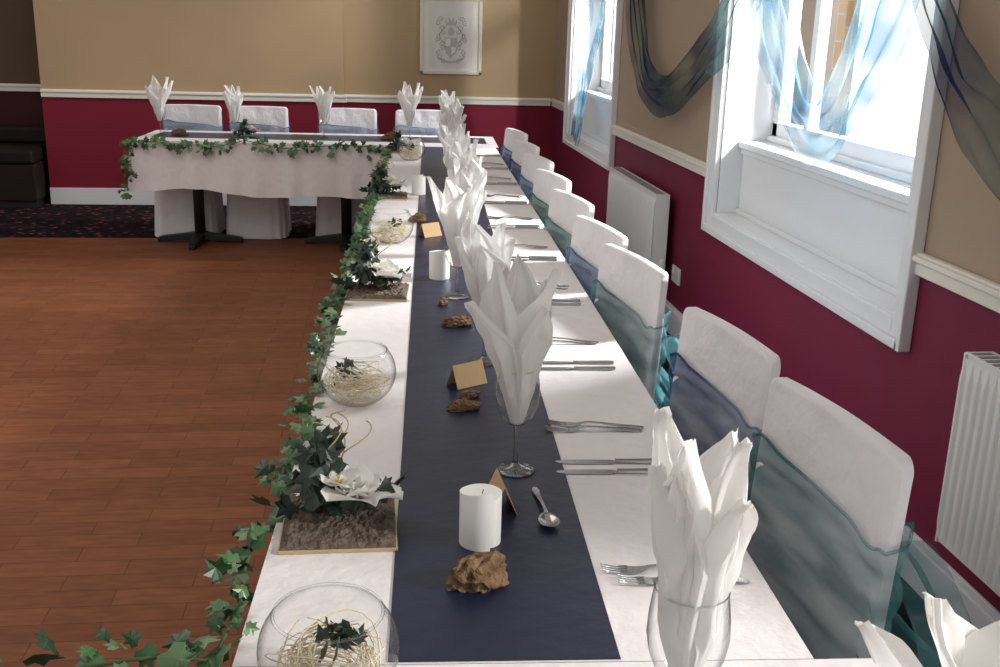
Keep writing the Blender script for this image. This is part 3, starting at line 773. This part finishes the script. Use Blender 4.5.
def make_bark(label, seed, flat=.026):
    bm = bmesh.new(); bmesh.ops.create_icosphere(bm, subdivisions=4, radius=1)
    for vv in bm.verts:
        n = vv.co.copy(); o_ = Vector((seed*7.3, seed*1.7, seed*3.1))
        d = 1+.40*noise.noise(n*1.2+o_)+.22*(1-2*abs(noise.noise(n*2.6+o_)))-.11+.10*noise.noise(Vector((n.x*3, n.y*9, n.z*9))+o_)
        vv.co = Vector((n.x*.044*d, n.y*.028*d, max(-.4*flat, n.z*flat*d)))
        vv.co.z += .4*flat
    g = G(); bm.verts.index_update()
    g.v = [tuple(vv.co) for vv in bm.verts]; g.f = [tuple(vv.index for vv in f.verts) for f in bm.faces]; bm.free()
    return tag(g.build('bark_piece', M['cork'], None, False), label, 'bark', 'pieces of brown bark on the runner')
for i, (px, py, ro, sc, fl, lab) in enumerate(((480, 590, .45, 1.0, .034, 'largest chunk of brown bark in front of the nearest candle'), (463, 412, .1, .75, .018, 'flat brown bark piece behind the nearest candle, nearer of a pair'),
        (470, 400, .5, .5, .02, 'small bark piece beside the kraft place card, farther of a pair'), (458, 327, .3, .95, .018, 'brown bark piece lying behind the kraft tent card'), (443, 306, 1.2, .45, .03, 'small dark bark piece in front of the second candle'), (418, 222, .4, .8, .03, 'brown bark piece near the third candle'))):
    o = make_bark(lab, i+1, fl); u, v = UV(pz(px, py, RZ)); o.location = T(u, v+.02, RZ); o.rotation_euler = (0,0,ro); o.scale = (sc, sc, sc)
for i, (u, lab) in enumerate(((-1.74, 'brown bark piece on the far head table near its left end'), (-.28, 'brown bark piece on the far head table by the long table'))):
    o = make_bark(lab, 20+i); o.location = T(u, 7.55, RZ); o.scale = (1.2,)*3
def make_card(label):
    t = thing('place_card', label, 'place card', (0,0,0), 0, 'kraft place cards')
    G().add([(-.042,-.022,0), (.042,-.022,0), (.042,0,.05), (-.042,0,.05)], [(0,1,2,3)]).build('front_flap', M['kraft'], t, solid=.0008)
    G().add([(-.042,.022,0), (.042,.022,0), (.042,0,.0505), (-.042,0,.0505)], [(0,1,2,3)]).build('rear_flap', M['kraft'], t, solid=.0008)
    return t
k0 = None
for i, (px, py, ro, lab) in enumerate(((467, 384, .55, 'kraft tent place card beside the second wine glass, face on'), (500, 505, 1.62, 'kraft place card seen edge on behind the nearest candle'), (449, 264, 1.2, 'kraft place card beside the second candle'), (430, 236, .6, 'kraft place card behind the second candle'))):
    u, v = UV(pz(px, py, RZ)); loc = T(u, v, RZ+.0006)
    if k0 is None: k0 = make_card(lab); k0.location = loc; k0.rotation_euler = (0,0,ro)
    else: dup(k0, loc, ro, lab)

# ------------------------------------------------------------------ cutlery
def strip(g, prof, th):   # prof: (x, halfwidth, z)
    vs = []
    for (x, w, z) in prof: vs += [(x, -w, z), (x, w, z), (x, w*.8, z+th), (x, -w*.8, z+th)]
    n_ = len(prof)
    fs = [(i*4+j, i*4+(j+1) % 4, (i+1)*4+(j+1) % 4, (i+1)*4+j) for i in range(n_-1) for j in range(4)]+[(0,1,2,3), tuple(4*(n_-1)+j for j in range(4))]
    g.add(vs, fs); return g
def make_fork(label):
    t = thing('fork', label, 'fork', (0,0,0), 0, 'forks on the long table')
    strip(G(), [(.072,.0048,.006), (.085,.0038,.008), (.11,.0038,.007), (.15,.0058,.003), (.185,.0082,.001), (.197,.0068,.0005), (.200,.003,.0005)], .0024).build('handle', M['steel'], t, bevel=.0006)
    g = strip(G(), [(.040,.0125,.0015), (.052,.0122,.001), (.062,.0090,.0025), (.072,.0048,.006)], .0018)
    for q in range(4):
        y = -.0105+q*.007; h = G(); strip(h, [(.0,.0008,.006), (.012,.0015,.0035), (.028,.0018,.0015), (.042,.0019,.0015)], .0016); g.add([(a_, b_+y, c_) for a_, b_, c_ in h.v], h.f)
    g.build('tines', M['steel'], t)
    return t
def make_knife(label):
    t = thing('knife', label, 'knife', (0,0,0), 0, 'knives on the long table')
    strip(G(), [(.115,.0055,.001), (.13,.0065,.0005), (.17,.0078,.0005), (.205,.009,.0005), (.213,.007,.0005), (.216,.003,.0005)], .0055).build('handle', M['steel'], t, bevel=.001)
    strip(G(), [(0,.001,.001), (.006,.005,.001), (.02,.0095,.001), (.06,.0105,.001), (.105,.0095,.001), (.116,.0045,.0012)], .0016).build('blade', M['steel'], t)
    return t
def make_spoon(label):
    t = thing('spoon', label, 'spoon', (0,0,0), 0, 'dessert spoons')
    strip(G(), [(.05,.0038,.008), (.065,.003,.010), (.09,.0032,.008), (.13,.0055,.003), (.155,.0078,.001), (.164,.006,.0005), (.167,.003,.0005)], .0022).build('handle', M['steel'], t, bevel=.0006)
    def fn(a, b):
        an = 2*pi*a; x = .027-.027*cos(an)*b*(1.0 if cos(an) > 0 else .95); w = .0175*b*sin(an)*(1+.15*cos(an))
        return (x, w, .0005+.0085*b*b)
    G().grid(fn, 28, 6, True).build('bowl', M['steel'], t, True, solid=.001)
    return t
fk = kn = None
vA = UV(pz(600, 515, TZ))[1]
for s_ in range(9):
    vc = vA+.61*s_
    if vc > 6.9: break
    for j, (dv, nm) in enumerate(((-.225, 'outer'), (-.19, 'inner'))):
        uf = (.285, .265)[j] if s_ == 0 else .240+.008*j
        lab = '%s steel fork of the %s place setting from the camera' % (nm, OW[s_]); loc = T(uf, vc+dv, TZ+.0004); rz = -BETA+R.uniform(-.06,.05)-.06*j
        if fk is None: fk = make_fork(lab); fk.location = loc; fk.rotation_euler = (0,0,rz)
        else: dup(fk, loc, rz, lab)
        lab = '%s steel knife of the %s place setting from the camera' % (('inner', 'outer')[j], OW[s_]); loc = T(.238+.004*j, vc+(.175, .222)[j], TZ+.0004); rz = -BETA+R.uniform(-.03,.03)
        if kn is None: kn = make_knife(lab); kn.location = loc; kn.rotation_euler = (0,0,rz)
        else: dup(kn, loc, rz, lab)
u, v = UV(pz(550, 526, RZ)); s0 = make_spoon('steel dessert spoon on the navy runner beside the nearest candle'); s0.location = T(u, v-.02, RZ+.0006); s0.rotation_euler = (0,0,pi/2+.02)

# ------------------------------------------------------------------ organza swags on the window wall
def catmull(P, n=10):
    P = [P[0]*2-P[1]]+P+[P[-1]*2-P[-2]]; out = []
    for i in range(1, len(P)-2):
        for q in range(n):
            t_ = q/n; a_, b_, c_, d_ = P[i-1], P[i], P[i+1], P[i+2]
            out.append(.5*((2*b_)+(c_-a_)*t_+(2*a_-5*b_+4*c_-d_)*t_*t_+(3*b_-a_-3*c_+d_)*t_**3))
    out.append(P[-2]); return out
def swag(label, pix, wid, m_, x, folds=4, amp=.022):
    P = catmull([onx(px, py, x) for px, py in pix]); n_ = len(P); W = []
    for i in range(n_):
        s_ = i/(n_-1)*(len(wid)-1); k_ = min(int(s_), len(wid)-2); W.append(wid[k_]+(wid[k_+1]-wid[k_])*(s_-k_))
    base = P[0].copy(); g = G()
    def fn(a, b):
        i = round(a*(n_-1)); tg = (P[min(i+1, n_-1)]-P[max(i-1, 0)]); tg.x = 0; tg.normalize()
        sd = Vector((0, -tg.z, tg.y)); c_ = b-.5
        q = P[i]-base+sd*W[i]*(c_+.06*sin(i*.3+b*5)+.05*noise.noise(Vector((i*.2, b*6, 0))))
        q.x += -amp*(1+.5*sin(b*folds*2*pi+.12*i)+.9*noise.noise(Vector((i*.10, b*6, 5))))-.006
        return q
    g.grid(fn, n_-1, folds*14)
    return tag(g.build('organza_swag', m_, None, True, base), label, 'fabric swag', 'organza swags on the window wall')
swag('pale blue sheer organza draped in a V over the nearer window', [(770,-70), (782,20), (803,98), (826,130), (855,90), (884,28), (918,-60)], [.36,.33,.28,.21,.27,.33,.36], SWG['light'], XW-.045, 4)
swag('dark teal organza swag looped between the two windows', [(638,-60), (642,25), (650,78), (672,94), (706,62), (738,18), (775,-60)], [.38,.34,.26,.20,.25,.30,.34], SWG['dark'], XW-.05, 4)
swag('deep blue organza tail hanging at the right edge of view', [(930,-60), (942,0), (964,65), (999,125), (1050,195)], [.11,.13,.17,.21,.22], SWG['deep'], XW-.05, 3)
swag('pale blue organza tail hanging beside the farther window', [(606,-60), (600,0), (592,50), (584,95), (578,140)], [.64,.58,.48,.34,.2], SWG['light'], XW-.045, 4)

# ------------------------------------------------------------------ light
w = bpy.data.worlds.new('world'); S.world = w; w.use_nodes = True; nt = w.node_tree
bg = nt.nodes['Background']; tc = nt.nodes.new('ShaderNodeTexCoord'); sx = nt.nodes.new('ShaderNodeSeparateXYZ'); nt.links.new(tc.outputs['Generated'], sx.inputs[0])
m1 = nt.nodes.new('ShaderNodeMapRange'); m1.inputs[1].default_value = .10; m1.inputs[2].default_value = .2; nt.links.new(sx.outputs['X'], m1.inputs[0])
m2 = nt.nodes.new('ShaderNodeMapRange'); m2.inputs[1].default_value = .25; m2.inputs[2].default_value = .45; m2.inputs[3].default_value = 1; m2.inputs[4].default_value = 0; nt.links.new(sx.outputs['Z'], m2.inputs[0])
mm = nt.nodes.new('ShaderNodeMath'); mm.operation = 'MULTIPLY'; nt.links.new(m1.outputs[0], mm.inputs[0]); nt.links.new(m2.outputs[0], mm.inputs[1])
m3 = nt.nodes.new('ShaderNodeMapRange'); m3.inputs[3].default_value = .44; m3.inputs[4].default_value = 1.5; nt.links.new(mm.outputs[0], m3.inputs[0])
nt.links.new(m3.outputs[0], bg.inputs['Strength']); bg.inputs['Color'].default_value = (1,.975,.955,1)
def area(name, loc, tgt, sx_, sy_, e, c=(1,1,1)):
    l = bpy.data.lights.new(name, 'AREA'); l.shape = 'RECTANGLE'; l.size = sx_; l.size_y = sy_; l.energy = e; l.color = c
    o = bpy.data.objects.new(name, l); COL.objects.link(o); o.location = loc
    o.rotation_euler = (Vector(tgt)-Vector(loc)).to_track_quat('-Z', 'Y').to_euler()
    return o
c1 = (WIN[0][0]+WIN[0][1])/2; c2 = (WIN[1][0]+WIN[1][1])/2
area('window_light', (3.3, c1, 2.75), (.2, c1-.3, .8), .4, .4, 460, (.98,.985,1))
area('window_light', (3.3, c2, 2.75), (.3, c2-.3, .8), .5, .5, 290, (.98,.985,1))
area('window_light', (3.0, .3, 2.3), (.2, 1.7, .8), .3, .3, 130, (1,.985,.96))  # added lamp for an assumed window beside the camera, unseen and not modelled
area('overhead_fill', (-1.8, 3.5, 3.2), (-1.8, 4.0, 0), 2.4, 3.0, 40, (1,.9,.78))  # added warm fill from overhead, no lamp fitting is seen there
S.view_settings.view_transform = 'Standard'
S.view_settings.look = 'None'
S.view_settings.exposure = 0
